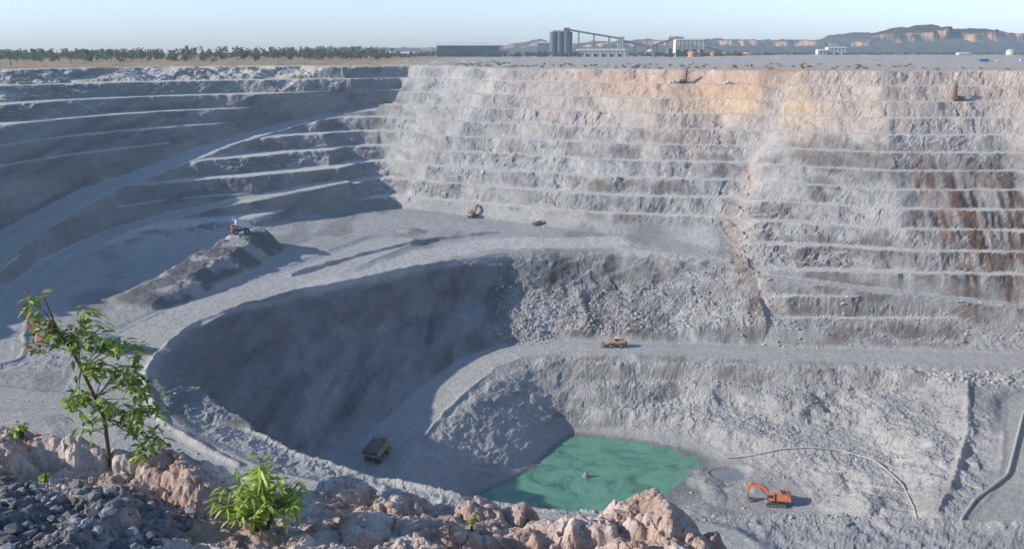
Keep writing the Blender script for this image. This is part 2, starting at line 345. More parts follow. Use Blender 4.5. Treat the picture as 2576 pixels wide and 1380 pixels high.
# ---------------------------------------------------------------- water
def sheet(name,x0,x1,y0,y1,z,mat,n=1):
    me=bpy.data.meshes.new(name); me.from_pydata([(x0,y0,z),(x1,y0,z),(x1,y1,z),(x0,y1,z)],[],[(0,1,2,3)]); me.materials.append(mat)
    ob=bpy.data.objects.new(name,me); S.collection.objects.link(ob); return ob
def water(name,c1,c2,c3):
    m,n,l,b=newmat(name); geo=n.new('ShaderNodeNewGeometry')
    no=n.new('ShaderNodeTexNoise'); no.inputs['Scale'].default_value=.075; no.inputs['Detail'].default_value=10; no.inputs['Roughness'].default_value=.72; no.inputs['Distortion'].default_value=1.2
    l.new(geo.outputs['Position'],no.inputs['Vector'])
    cr=n.new('ShaderNodeValToRGB'); cr.color_ramp.elements[0].position=.36; cr.color_ramp.elements[1].position=.66; cr.color_ramp.elements[0].color=(*c2,1); cr.color_ramp.elements[1].color=(*c3,1)
    ee=cr.color_ramp.elements.new(.5); ee.color=(*c1,1)
    l.new(no.outputs['Fac'],cr.inputs[0]); l.new(cr.outputs[0],b.inputs['Base Color']); b.inputs['Roughness'].default_value=.25; b.inputs['Specular IOR Level'].default_value=.5
    w=n.new('ShaderNodeTexNoise'); w.inputs['Scale'].default_value=1.2; w.inputs['Detail'].default_value=5; l.new(geo.outputs['Position'],w.inputs['Vector'])
    bp=n.new('ShaderNodeBump'); bp.inputs['Distance'].default_value=.2; l.new(w.outputs['Fac'],bp.inputs['Height']); l.new(bp.outputs['Normal'],b.inputs['Normal'])
    return m
sheet('pit_lake_water',-25,69.5,232,335,-148,water('green_water',(.125,.335,.225),(.06,.165,.125),(.18,.39,.28)))
sheet('puddle_water',71,88,284,301,-147.75,water('grey_water',(.26,.29,.31),(.19,.21,.23),(.28,.31,.33)))
# ---------------------------------------------------------------- hills
prof=[(-700,4200,20),(-200,4200,28),(-20,4300,34),(60,4300,50),(120,4300,62),(220,4300,44),(420,4300,48),(610,4300,64),(800,4300,56),(1000,4300,66),(1280,4300,62),(1500,4300,52),(1600,4300,64),(1650,4300,90),(1800,4300,98),(1950,4300,110),(1975,4300,128),(2000,4300,126),(2015,4300,104),(2140,4300,92),(2230,4300,116),(2310,4300,106),(2410,4300,84),(2700,4300,100),(3400,4300,70),(4200,4300,50)]
px_=[p[0] for p in prof]; pz=[p[2] for p in prof]
hx,hy=np.meshgrid(np.linspace(-900,4300,1300),np.concatenate([np.linspace(3300,4500,150),np.linspace(4520,5600,20)]))
top=np.interp(hx,px_,pz)+9*fbm(hx/60,hx*0,4,100)+4*fbm(hx/40,hy/40,3,101)
ed=4130+170*fbm(hx/330,hx*0+2,4,102)+50*rid(hx/70,hx*0,3,103)
tal=ss(-620,0,hy-ed); clf=ss(0,26,hy-ed)
prf=top*(.50*tal**1.5+.42*clf+.08*ss(60,250,hy-ed))*(1-ss(4700,5600,hy))
hz=-4.6+prf+(9*fbm(hx/50,hy/50,4,104))*tal
sl=np.abs(np.gradient(hz,axis=0)/np.gradient(hy,axis=0))
hc=np.zeros(hx.shape+(3,))+np.array((.07,.075,.06)); hc=hc*(1+.35*fbm(hx/25,hy/25,4,105))[...,None]
hc=mix(hc,(.62,.38,.24),ss(.25,.7,sl)*ss(-.25,.25,fbm(hx/50,hz/14,3,106)))
gridmesh('escarpment_hills',hx,hy,hz,hc,groundmat('hill_rock',[(.02,.15),(.08,.2)],[0,3]))
# ---------------------------------------------------------------- primitive parts
def obj(name,verts,faces,mat,parent=None,smooth=False):
    me=bpy.data.meshes.new(name); me.from_pydata([tuple(v) for v in verts],[],faces)
    ms=mat if isinstance(mat,list) else [mat]
    for q in ms: me.materials.append(q)
    if smooth:
        for p in me.polygons: p.use_smooth=True
    ob=bpy.data.objects.new(name,me); S.collection.objects.link(ob)
    if parent: ob.parent=parent
    return ob
def box(name,par,c,s,mat,rot=None,bev=.06):
    x,y,z=s[0]/2,s[1]/2,s[2]/2
    v=[Vector((i*x,j*y,k*z)) for i in(-1,1) for j in(-1,1) for k in(-1,1)]
    if rot: R=Matrix.Rotation(rot[1],3,rot[0]); v=[R@q for q in v]
    v=[q+Vector(c) for q in v]
    ob=obj(name,v,[(0,1,3,2),(4,6,7,5),(0,4,5,1),(2,3,7,6),(0,2,6,4),(1,5,7,3)],mat,par)
    if bev: md=ob.modifiers.new('b','BEVEL'); md.width=bev; md.segments=1
    return ob
def prism(name,par,prof,y0,y1,mat,bev=.05):
    n=len(prof); v=[(p[0],y0,p[1]) for p in prof]+[(p[0],y1,p[1]) for p in prof]
    f=[tuple(range(n)),tuple(range(2*n-1,n-1,-1))]+[(i,i+n,(i+1)%n+n,(i+1)%n) for i in range(n)]
    ob=obj(name,v,f,mat,par)
    if bev: md=ob.modifiers.new('b','BEVEL'); md.width=bev; md.segments=1
    return ob
def tube(name,par,a,b,r,mat,n=16,r2=None,cap=True):
    a=Vector(a); b=Vector(b); d=(b-a).normalized(); u=d.orthogonal().normalized(); w=d.cross(u); r2=r if r2 is None else r2
    v=[]; 
    for c,rr in((a,r),(b,r2)):
        for i in range(n): t=2*math.pi*i/n; v.append(c+(u*math.cos(t)+w*math.sin(t))*rr)
    f=[(i,(i+1)%n,(i+1)%n+n,i+n) for i in range(n)]
    if cap: f+=[tuple(range(n-1,-1,-1)),tuple(range(n,2*n))]
    return obj(name,v,f,mat,par)
def empty(name,loc=(0,0,0)):
    e=bpy.data.objects.new(name,None); S.collection.objects.link(e); e.location=loc; return e
def place(e,x,y,head,sc=1,L=4,dz=0,upright=False,snap=0):
    if snap:
        best=None
        for dy in np.arange(-snap,snap+.1,.5):
            zz=terrain(np.array([x,x,x,x-2,x+2]),np.array([y+dy-2,y+dy,y+dy+2,y+dy,y+dy])); v=zz.max()-zz.min()+.05*abs(dy)
            if best is None or v<best[0]: best=(v,y+dy)
        y=best[1]
    cx,sy=math.cos(head),math.sin(head)
    zf=zt(x+cx*L,y+sy*L); zb=zt(x-cx*L,y-sy*L); zl=zt(x-sy*2.5,y+cx*2.5); zr=zt(x+sy*2.5,y-cx*2.5)
    if upright: zf=zb=zl=zr=zt(x,y)-.1
    fx=Vector((cx*2*L,sy*2*L,zf-zb)).normalized(); ly=Vector((-sy*5,cx*5,zl-zr)); ly=(ly-fx*ly.dot(fx)).normalized(); up=fx.cross(ly)
    M=Matrix((fx,ly,up)).transposed().to_4x4(); M.translation=Vector((x,y,(zf+zb+zl+zr)/4+dz)); e.matrix_world=M@Matrix.Scale(sc,4)
orange=simple('orange_paint',(.70,.22,.11),.6,.2,1.2); yellow=simple('yellow_orange_paint',(.66,.34,.14),.5,.2,1.2)
dark=simple('dark_steel',(.06,.06,.065),.6,.4,2); tyre=simple('tyre_rubber',(.06,.058,.055),.9,.3,3)
steel=simple('dusty_steel',(.28,.27,.25),.6,.25,.8); white=simple('white_paint',(.76,.75,.72),.5,.1,1); glass=simple('cab_glass',(.03,.04,.05),.15,.2,1)
bodym=simple('dusty_body',(.42,.30,.22),.7,.3,.7); load=simple('ore_load',(.18,.15,.14),1,.4,2,bump=.6)
def wheel(par,nm,x,y,r,w):
    tube(nm+'_tyre',par,(x,y-w/2,r),(x,y+w/2,r),r,tyre,22); tube(nm+'_rim',par,(x,y-w/2-.04,r),(x,y+w/2+.04,r),r*.5,steel,14)
def haul_truck(paint,bodymat,loaded=False,raised=0):
    e=empty('haul_truck')
    for nm,x,y,w in(('wheel_fl',3.4,2.5,1.),('wheel_fr',3.4,-2.5,1.),('wheel_rl',-2.4,2.2,1.9),('wheel_rr',-2.4,-2.2,1.9)): wheel(e,nm,x,y,1.5,w)
    box('chassis',e,(0.4,0,2.0),(9,1.9,1.0),dark); box('engine_hood',e,(4.3,0,2.9),(2.2,2.6,1.8),paint); box('front_bumper',e,(5.2,0,1.5),(.5,5.6,.9),paint)
    box('deck',e,(4.1,0,3.9),(2.6,6.2,.18),paint); box('cab',e,(3.9,1.5,4.85),(1.9,1.9,1.7),paint); box('cab_window',e,(4.4,1.5,5.05),(1.0,2.0,.8),glass,bev=0)
    box('radiator_grille',e,(5.43,0,2.9),(.1,2.2,1.5),dark,bev=0)
    tube('stair_rail',e,(5.3,-2.6,1.8),(5.3,-2.6,4.9),.06,white,6); tube('deck_rail',e,(5.3,-3,4.9),(5.3,3,4.9),.06,white,6); tube('stair_rail_b',e,(5.3,2.6,1.8),(5.3,2.6,4.9),.06,white,6)
    tube('rear_axle',e,(-2.4,-2,1.5),(-2.4,2,1.5),.5,dark,10)
    b=empty('dump_body'); b.parent=e; b.location=(-3.6,0,2.9); b.rotation_euler=(0,-raised,0)
    prism('body_floor',b,[(-1.2,.4),(7.0,.2),(7.2,.6),(-1.0,.9)],-3.1,3.1,bodymat)
    for s in(-1,1):
        prism('body_side',b,[(-1.3,.3),(7.1,.2),(7.4,2.9),(-1.1,2.4)],s*3.1-.12,s*3.1+.12,bodymat)
        for k in range(6): box('side_rib',b,(.1+k*1.3,s*3.28,1.5),(.25,.16,2.2),bodymat,bev=0)
    prism('body_headboard',b,[(7.0,.3),(7.3,.3),(7.6,3.0),(7.3,3.0)],-3.0,3.0,bodymat); prism('canopy',b,[(7.3,2.85),(9.6,3.05),(9.6,3.2),(7.3,3.05)],-3.1,3.1,bodymat)
    tube('hoist_cylinder',e,(-.2,.9,1.8),(.3,.9,3.4),.2,steel,8); tube('hoist_cylinder_b',e,(-.2,-.9,1.8),(.3,-.9,3.4),.2,steel,8)
    if loaded:
        v=[];f=[];nx,ny=14,10
        for j in range(ny+1):
            for i in range(nx+1):
                x=-.8+8*i/nx; y=-2.9+5.8*j/ny; r=max(0,1-((i/nx-.5)*2)**2)*max(0,1-((j/ny-.5)*2)**2)
                v.append((x,y,1.8+1.5*r**.6+random.uniform(-.15,.15)))
        for j in range(ny):
            for i in range(nx): a=j*(nx+1)+i; f.append((a,a+1,a+nx+2,a+nx+1))
        obj('ore_load',v,f,load,b)
    return e
def track(par,nm,y,L,h,w):
    prism(nm,par,[(-L/2,h*.5),(-L/2+.15*h,h*.12),(-L/2+.5*h,0),(L/2-.5*h,0),(L/2-.15*h,h*.12),(L/2,h*.5),(L/2-.15*h,h*.88),(L/2-.5*h,h),(-L/2+.5*h,h),(-L/2+.15*h,h*.88)],y-w/2,y+w/2,dark)
    for k in range(6): tube(nm+'_roller',par,(-L/2+L*(k+.8)/6.6,y-w/2-.05,h*.45),(-L/2+L*(k+.8)/6.6,y+w/2+.05,h*.45),h*.2,steel,10)
def excavator(paint):
    e=empty('hydraulic_excavator')
    track(e,'track_left',2.1,6.6,1.5,.9); track(e,'track_right',-2.1,6.6,1.5,.9); box('carbody',e,(0,0,1.1),(3,3.6,.8),dark); tube('slew_ring',e,(0,0,1.5),(0,0,1.95),1.3,dark,20)
    box('deck_frame',e,(-.8,0,2.15),(6.6,4.6,.4),dark); box('engine_house',e,(-1.9,0,3.3),(3.6,4.4,1.9),paint); prism('counterweight',e,[(-4.6,2.1),(-3.7,2.0),(-3.7,4.1),(-4.2,4.1),(-4.7,3.4)],-2.2,2.2,paint,.12)
    box('cab',e,(1.5,1.6,3.6),(1.9,1.5,2.4),paint); box('cab_window',e,(1.75,1.6,4.0),(1.6,1.6,1.1),glass,bev=0); box('walkway',e,(-1,-2.5,2.5),(5,.5,.12),steel)
    for k in range(5): tube('rail_post',e,(-3.4+k*1.0,2.1,4.25),(-3.4+k*1.0,2.1,5.0),.04,steel,6)
    tube('hand_rail',e,(-3.4,2.1,5.0),(.6,2.1,5.0),.04,steel,6); tube('exhaust',e,(-2.6,-.9,4.2),(-2.6,-.9,5.1),.16,dark,8); box('air_filter',e,(-1,-1,4.5),(.9,1.2,.5),steel); box('engine_vent',e,(-2.4,0,4.3),(1.6,2.2,.12),dark,bev=0)
    prism('boom',e,[(1.6,2.4),(2.3,2.3),(4.8,5.3),(8.6,6.2),(8.8,6.7),(8.4,7.0),(4.2,6.5),(3.2,5.6)],-.85,.15,paint)
    prism('stick',e,[(7.7,7.5),(8.5,7.4),(9.2,6.2),(9.6,2.9),(9.2,2.7),(8.3,6.0)],-.7,0,paint)
    prism('bucket',e,[(9.6,3.2),(10.1,2.2),(9.8,1.0),(8.8,.5),(7.9,1.0),(8.1,1.3),(8.7,1.2),(8.9,2.2),(9.0,3.0)],-1.3,.6,steel)
    for k in range(4): prism('bucket_tooth',e,[(7.9,1.0),(7.4,1.25),(8.0,1.35)],-1.2+k*.5,-1.0+k*.5,steel,0)
    tube('boom_cylinder',e,(2.7,.35,2.2),(5.4,.35,5.8),.2,steel,10); tube('boom_cylinder_b',e,(2.7,-1.05,2.2),(5.4,-1.05,5.8),.2,steel,10)
    tube('stick_cylinder',e,(4.6,-.35,6.9),(7.9,-.35,7.4),.18,steel,10); tube('bucket_cylinder',e,(8.9,-.35,6.2),(9.9,-.35,3.2),.15,steel,10)
    return e
def wheel_loader(paint):
    e=empty('wheel_loader')
    for nm,x,y in(('wheel_fl',2.2,1.6),('wheel_fr',2.2,-1.6),('wheel_rl',-2.2,1.6),('wheel_rr',-2.2,-1.6)): wheel(e,nm,x,y,1.15,.95)
    box('rear_frame',e,(-2.2,0,1.6),(4.6,1.8,.9),paint); box('engine_hood',e,(-2.9,0,2.6),(3.2,2.0,1.3),paint); box('counterweight',e,(-4.7,0,1.7),(.7,2.6,1.3),dark)
    box('front_frame',e,(1.6,0,1.6),(2.8,1.5,1.2),paint); tube('articulation_pin',e,(.15,0,.9),(.15,0,2.3),.35,dark,10)
    box('cab',e,(-.6,0,3.1),(1.8,1.8,2.0),paint); box('cab_window',e,(-.6,0,3.4),(1.9,1.9,.9),glass,bev=0); box('cab_roof',e,(-.6,0,4.15),(2.1,2.1,.14),white)
    tube('exhaust',e,(-2.4,.4,3.2),(-2.4,.4,4.2),.1,dark,8)
    for s in(-1,1):
        prism('lift_arm',e,[(1.0,2.6),(1.4,2.9),(3.4,2.2),(5.0,1.1),(4.8,.7),(3.2,1.6)],s*.8-.14,s*.8+.14,paint); tube('lift_cylinder',e,(1.6,s*.6,1.5),(3.4,s*.6,1.8),.12,steel,8)
        box('mudguard',e,(-2.2,s*1.6,2.42),(2.3,.95,.12),paint,bev=0); box('mudguard_front',e,(2.2,s*1.6,2.42),(2.2,.95,.12),paint,bev=0)
    prism('bucket',e,[(5.0,1.7),(4.7,.9),(5.0,.25),(6.6,.15),(6.6,.3),(5.3,.6),(5.2,1.2),(5.5,1.8)],-2.0,2.0,steel)
    for s in(-1,1): prism('bucket_side',e,[(5.0,1.7),(4.7,.9),(5.0,.25),(6.6,.15),(5.5,1.8)],s*2.0-.05,s*2.0+.05,steel,0)
    return e
def drill_rig(paint):
    e=empty('drill_rig'); track(e,'track_left',1.4,4.6,1.1,.6); track(e,'track_right',-1.4,4.6,1.1,.6)
    box('deck',e,(0,0,1.4),(6,3,.4),dark); box('power_pack',e,(-1.6,0,2.4),(2.8,2.4,1.6),paint); box('cab',e,(1.9,.9,2.5),(1.4,1.2,1.9),paint); box('cab_window',e,(2.1,.9,2.8),(1.2,1.3,.8),glass,bev=0)
    for x in(2.2,3.2):
        for y in(-1.0,0): box('mast_chord',e,(x,y,5.8),(.32,.32,10.4),paint,bev=0)
    for k in range(12):
        z=.8+k*.85; tube('mast_brace',e,(2.2,-1.0,z),(3.2,-1.0,z+.85),.12,paint,5); tube('mast_brace_b',e,(2.2,0,z+.85),(3.2,0,z),.12,paint,5); tube('mast_tie',e,(3.2,-1.0,z),(3.2,0,z),.12,paint,5)
    tube('drill_rod',e,(2.7,-.5,0),(2.7,-.5,10),.25,dark,8); box('rotary_head',e,(2.7,-.5,8.2),(.8,.8,.9),steel); tube('mast_stay',e,(-.5,-.5,2.6),(2.3,-.5,6),.14,steel,6)
    return e
def pickup(paint):
    e=empty('pickup_truck')
    for nm,x,y in(('wheel_fl',1.6,.8),('wheel_fr',1.6,-.8),('wheel_rl',-1.6,.8),('wheel_rr',-1.6,-.8)): wheel(e,nm,x,y,.4,.26)
    prism('body',e,[(-2.6,.45),(2.5,.45),(2.55,1.0),(1.3,1.15),(.7,1.75),(-.6,1.8),(-.7,1.15),(-2.6,1.1)],-.9,.9,paint); box('windows',e,(.05,0,1.45),(1.35,1.84,.4),glass,bev=0); box('tray',e,(-1.65,0,1.2),(1.7,1.7,.1),steel)
    return e
t=excavator(orange); place(t,88.5,269,math.radians(163),1.0,3)
t=wheel_loader(yellow); place(t,45,366.5,math.radians(176),1.0,3)
t=haul_truck(bodym,bodym,True); place(t,-46.6,283,math.atan2(43,17),.95,4)
t=haul_truck(orange,white,False,.35); place(t,-124,400,math.radians(200),.85,4)
t=haul_truck(bodym,simple('blue_grey_body',(.12,.17,.24),.6,.2,1),False); place(t,-134,279,math.radians(-30),.9,4)
t=excavator(simple('rusty_paint',(.38,.24,.17),.7,.3,1)); place(t,-22,488,math.radians(60),.75,3)
t=wheel_loader(simple('faded_paint',(.50,.27,.16),.7,.3,1)); place(t,14,470,math.radians(10),.6,3)
rust=simple('red_rig_paint',(.26,.08,.05),.6,.3,1)
t=drill_rig(rust); place(t,244,490,math.radians(200),.9,2,0,True,5)
t=drill_rig(simple('tan_rig_paint',(.36,.22,.16),.6,.3,1)); place(t,101,541,math.radians(20),.8,2,0,True,6)
for x,y,hd in((96,541,10),(126,522,190)):
    t=pickup(white); place(t,x,y,math.radians(hd),1.,1.5,0,True,6)
for x,y,hd in((480,900,0),(515,880,90)):
    t=pickup(white); place(t,x,y,math.radians(hd),1.2,1.5)
# ---------------------------------------------------------------- processing plant
clad=simple('grey_cladding',(.36,.39,.42),.6,.15,.05); roofm=simple('pale_roof_sheet',(.70,.70,.67),.5,.1,.05); silo=simple('silo_concrete',(.14,.155,.18),.8,.12,.08)
cream=simple('cream_cladding',(.70,.66,.54),.6,.12,.05); dk=simple('dark_opening',(.05,.055,.06),.9,.3,.1); tanko=simple('rusty_tank',(.74,.36,.18),.6,.15,.1); truss=simple('trestle_steel',(.13,.145,.17),.6,.2,.1)
cladd=simple('dark_cladding',(.12,.13,.15),.6,.2,.05)
GZ=-7.3
def shed(name,x0,x1,y,dep,eave,ridge,wall,roof,bays=12):
    e=empty(name,((x0+x1)/2,y,GZ)); L=x1-x0; ev=eave-GZ; rg=ridge-GZ
    box('walls',e,(0,dep/2,ev/2),(L,dep,ev),wall,bev=0)
    obj('roof',[(-L/2-.8,-1,ev+.02),(L/2+.8,-1,ev+.02),(L/2+.8,dep/2,rg),(-L/2-.8,dep/2,rg),(L/2+.8,dep+1,ev+.02),(-L/2-.8,dep+1,ev+.02)],[(0,1,2,3),(3,2,4,5),(0,3,5),(1,4,2)],roof,e)
    for k in range(bays+1): box('column',e,(-L/2+L*k/bays,-.35,ev/2),(.8,.7,ev),truss,bev=0)
    for k in range(0,bays,2): box('bay_opening',e,(-L/2+L*(k+.5)/bays,-.12,ev*.22),(L/bays*.7,.3,ev*.42),dk,bev=0)
    box('gutter',e,(0,-1.1,ev),(L+2,.4,.6),roof,bev=0)
    return e
shed('storage_shed',-123,-21,1500,42,11,15.5,cladd,roofm,20)
shed('workshop_shed',-214,-180,1400,20,-1,1.5,cream,roofm,6); shed('workshop_shed',-172,-152,1410,18,-1.5,1,cream,roofm,4)
shed('plant_building',42,62,1500,20,15,16.5,clad,roofm,4); shed('plant_building',106,184,1480,22,3.5,5.5,cream,roofm,12)
shed('mill_building',269,315,1500,35,20,22,cream,roofm,7); shed('transfer_building',262,286,1530,24,25,27,clad,roofm,4)
shed('site_office',486,500,1450,14,3,5,cream,roofm,3); shed('crusher_building',505,534,1460,16,7,8.5,white,roofm,5)
shed('storage_shed',735,752,1500,14,-2,0,cream,roofm,3)
e=empty('silo_group',(80,1500,GZ))
for k,(x,y) in enumerate(((-13,0),(-2,0),(9,0),(-7.5,10),(3.5,10),(14,10))):
    tube('silo_%d'%(k+1),e,(x,y,0),(x,y,38.5),5.6,silo,28); tube('silo_roof_%d'%(k+1),e,(x,y,38.5),(x,y,40),5.9,truss,28,4)
    for zz in(9,19,29): tube('silo_band',e,(x,y,zz),(x,y,zz+.6),5.75,truss,28)
box('head_house',e,(10,4,43),(10,8,6.5),silo,bev=0); box('top_gallery',e,(0,4,40.8),(26,5,2.4),clad,bev=0)
def conveyor(name,a,b,y,legs):
    e=empty(name,(0,y,0)); a=Vector((a[0],0,a[1])); b=Vector((b[0],0,b[1])); d=b-a; c=(a+b)/2; ang=-math.atan2(d.z,d.x)
    box('gallery',e,c,(d.length,3.4,2.6),truss,('Y',ang),0); box('gallery_roof',e,c+Vector((0,0,1.5)),(d.length,3.8,.3),roofm,('Y',ang),0)
    for t in legs:
        p=a+d*t
        for s in(-1,1): tube('trestle_leg',e,(p.x+s*.6,-1.5,p.z-1),(p.x+s*2,-2.5,GZ),.45,truss,6); tube('trestle_leg_b',e,(p.x+s*.6,1.5,p.z-1),(p.x+s*2,2.5,GZ),.45,truss,6)
        z=p.z-4
        while z>GZ+3: box('trestle_tie',e,(p.x,-2,z),(3,.4,.4),truss,bev=0); z-=6
    return e
conveyor('conveyor_gallery',(92,35.5),(175,22),1496,(.2,.5,.8)); conveyor('conveyor_gallery',(180,18),(232,8),1496,(.4,.8))
conveyor('conveyor_gallery',(222,8),(270,24),1494,(.3,.65)); conveyor('conveyor_gallery',(315,9),(375,-6),1492,(.3,.7))
shed('transfer_tower',173,182,1492,9,24,25.5,cream,roofm,2)
e=empty('thickener_tank',(222,1470,GZ)); tube('tank_wall',e,(0,0,0),(0,0,7),9,cream,30); tube('tank_cone',e,(0,0,7),(0,0,12),9,roofm,30,2); tube('vent_stack',e,(3,0,11),(3,0,19),1,steel,10); box('tank_bridge',e,(0,-9,8),(22,1.5,1),truss,bev=0)
for k,(x,y,r,hh) in enumerate(((283,1440,8,7),(318,1435,7,5.5),(336,1440,7.5,6),(368,1430,7,5.5),(763,1400,6,10))):
    e=empty('storage_tank',(x,y,GZ+.2)); tube('tank_wall',e,(0,0,0),(0,0,hh),r,tanko if k<4 else cream,32)
    tube('tank_roof',e,(0,0,hh),(0,0,hh+1.4),r+.1,tanko if k<4 else roofm,32,r*.55); tube('tank_roof_top',e,(0,0,hh+1.4),(0,0,hh+1.9),r*.55,tanko if k<4 else roofm,32,.3); tube('tank_rim',e,(0,0,hh-.3),(0,0,hh+.1),r+.2,steel,32)
cc=[(.06,.16,.36),(.6,.58,.5),(.5,.5,.48),(.45,.12,.08),(.6,.6,.58)]
for k,(x,y) in enumerate(((455,880),(476,905),(500,890),(530,930),(560,960))):
    e=empty('shipping_container',(x,y,zt(x,y))); m=simple('container_paint_%d'%k,cc[k],.6,.15,.5)
    box('shell',e,(0,0,1.3),(9,2.4,2.6),m); 
    for j in range(10): box('corrugation',e,(-4+j*.9,-1.25,1.3),(.3,.1,2.3),m,bev=0)
    box('door_bars',e,(4.55,0,1.3),(.1,2.0,2.2),steel,bev=0)
# ---------------------------------------------------------------- vegetation in the distance
def trees(name,spots,leafc,nl=60,qs=1.1):
    V=[];F=[];CC=[]
    P_=np.array([(s[0],s[1]) for s in spots]); Zs=terrain(P_[:,0],P_[:,1])
    for (x,y,hh,cr),z in zip(spots,Zs):
        z=float(z); b=len(V)
        for a in range(4): V.append((x+.18*math.cos(a*1.57),y+.18*math.sin(a*1.57),z)); CC.append((.2,.17,.14))
        for a in range(4): V.append((x+.08*math.cos(a*1.57)+.3,y+.08*math.sin(a*1.57),z+hh*.8)); CC.append((.2,.17,.14))
        for a in range(4): F.append((b+a,b+(a+1)%4,b+4+(a+1)%4,b+4+a))
        cl=[(random.gauss(0,.45),random.gauss(0,.45),random.uniform(.35,.95)) for _ in range(5)]
        tone=random.uniform(.75,1.25)
        for i in range(nl):
            c=random.choice(cl); px=x+(c[0]+random.gauss(0,.25))*cr; py=y+(c[1]+random.gauss(0,.25))*cr; pz_=z+hh*min(1.02,max(.25,c[2]+random.gauss(0,.1)))
            s=qs*random.uniform(.4,1.0); u=Vector((random.gauss(0,1),random.gauss(0,1),random.gauss(0,1))).normalized(); w=u.orthogonal().normalized(); b=len(V)
            for q in((u,1),(w,1),(u,-1),(w,-1)): V.append(tuple(Vector((px,py,pz_))+q[0]*q[1]*s))
            k=tone*random.uniform(.7,1.3); CC+= [tuple(ch*k for ch in leafc)]*4; F.append((b,b+1,b+2,b+3))
    ob=obj(name,V,F,vegm); a=ob.data.color_attributes.new('Col','FLOAT_COLOR','POINT'); arr=np.ones((len(V),4),np.float32); arr[:,:3]=CC; a.data.foreach_set('color',arr.ravel()); return ob
vegm,n_,l_,b_=newmat('foliage'); at=n_.new('ShaderNodeAttribute'); at.attribute_name='Col'; l_.new(at.outputs['Color'],b_.inputs['Base Color']); b_.inputs['Roughness'].default_value=.9; b_.inputs['Specular IOR Level'].default_value=.1
tr_=n_.new('ShaderNodeBsdfTranslucent'); l_.new(at.outputs['Color'],tr_.inputs['Color']); ms=n_.new('ShaderNodeMixShader'); ms.inputs[0].default_value=.3; l_.new(b_.outputs[0],ms.inputs[1]); l_.new(tr_.outputs[0],ms.inputs[2]); l_.new(ms.outputs[0],n_['Material Output'].inputs['Surface'])
sp=[]
for i in range(1250):
    y=random.uniform(760,1350)
    x=random.uniform(-.64,-.13)*y
    if x>-.25*y and y<900: continue
    d=(x/y+.6)/.44
    if y<1000 and random.random()<.7: continue
    if fbm(np.array([x/70.]),np.array([y/300.]),2,120)[0]<-.3: continue
    sp.append((x,y,random.uniform(5,13)*(1.15 if d>.5 else .95),random.uniform(2,4.6)))
for i in range(300):
    y=random.uniform(1340,1470); x=random.uniform(-.20,.26)*y
    if abs(x-145)<42 : continue
    sp.append((x,y,random.uniform(4,9),random.uniform(2.5,4)))
for i in range(330):
    y=random.uniform(1380,2300); x=random.uniform(.10,.62)*y; sp.append((x,y,random.uniform(3.5,7),random.uniform(2.5,5)))
trees('distant_trees',sp,(.12,.15,.07),50,1.1)
sp=[]
for i in range(130):
    t=random.random(); k=t*5; P_=[(-40,650),(0,603),(77,573),(142,540),(205,523),(290,523)]; a=P_[int(k)]; b=P_[min(5,int(k)+1)]; f=k-int(k)
    off=abs(random.gauss(0,90)); sp.append((a[0]+(b[0]-a[0])*f+random.uniform(-6,6),a[1]+(b[1]-a[1])*f+off,random.uniform(.5,1.9),random.uniform(.7,2.2)))
trees('rim_shrubs',sp,(.22,.22,.11),36,.45)
pole=simple('weathered_timber',(.10,.09,.08),.9,.2,2)
for(x,y) in((-352,640),(-338,700),(-318,740),(-270,900)):
    e=empty('utility_pole',(x,y,zt(x,y))); tube('post',e,(0,0,0),(0,0,10.5),.28,pole,8,.2); box('crossarm',e,(0,0,9.6),(2.6,.2,.2),pole,bev=0)
    for s in(-1,0,1): tube('insulator',e,(s*1.1,0,9.7),(s*1.1,0,10.1),.1,white,6)
# ---------------------------------------------------------------- pipes
def pipe(name,L,r,mat,lift=.3):
    V=[];F=[]; P_=[]
    for a,b in zip(L[:-1],L[1:]):
        n=max(2,int(math.dist(a,b)/1.5))
        for i in range(n): P_.append((a[0]+(b[0]-a[0])*i/n,a[1]+(b[1]-a[1])*i/n))
    arr=np.array(P_)
    for _ in range(4): arr[1:-1]=(arr[:-2]+arr[1:-1]*2+arr[2:])/4
    z=terrain(arr[:,0],arr[:,1]); zp=np.pad(z,2,mode='edge'); zz=np.max([zp[i:i+len(z)] for i in range(5)],0); zz=np.convolve(np.pad(zz,2,mode='edge'),np.ones(5)/5,'valid'); z=np.maximum(z,zz)+lift*.6
    n=8
    for i in range(len(arr)):
        p=Vector((arr[i,0],arr[i,1],z[i])); q=Vector((*arr[min(i+1,len(arr)-1)],z[min(i+1,len(arr)-1)])); o=Vector((*arr[max(i-1,0)],z[max(i-1,0)])); d=(q-o).normalized(); u=d.cross(Vector((0,0,1))).normalized(); w=u.cross(d)
        for k in range(n): t=2*math.pi*k/n; V.append(p+(u*math.cos(t)+w*math.sin(t))*r)
    for i in range(len(arr)-1):
        for k in range(n): F.append((i*n+k,i*n+(k+1)%n,(i+1)*n+(k+1)%n,(i+1)*n+k))
    return obj(name,V,F,mat,smooth=True)
pm=simple('dusty_poly_pipe',(.52,.50,.46),.6,.2,.3)
pipe('dewatering_pipe',[(222,318),(200,316),(188,304),(172,280),(160,262),(142,247),(131,234),(126,222)],.5,pm,.7)
pipe('dewatering_pipe',[(79,303),(102,299),(118,297),(128,287),(130,270),(126,252),(121,236)],.22,pm,.4)
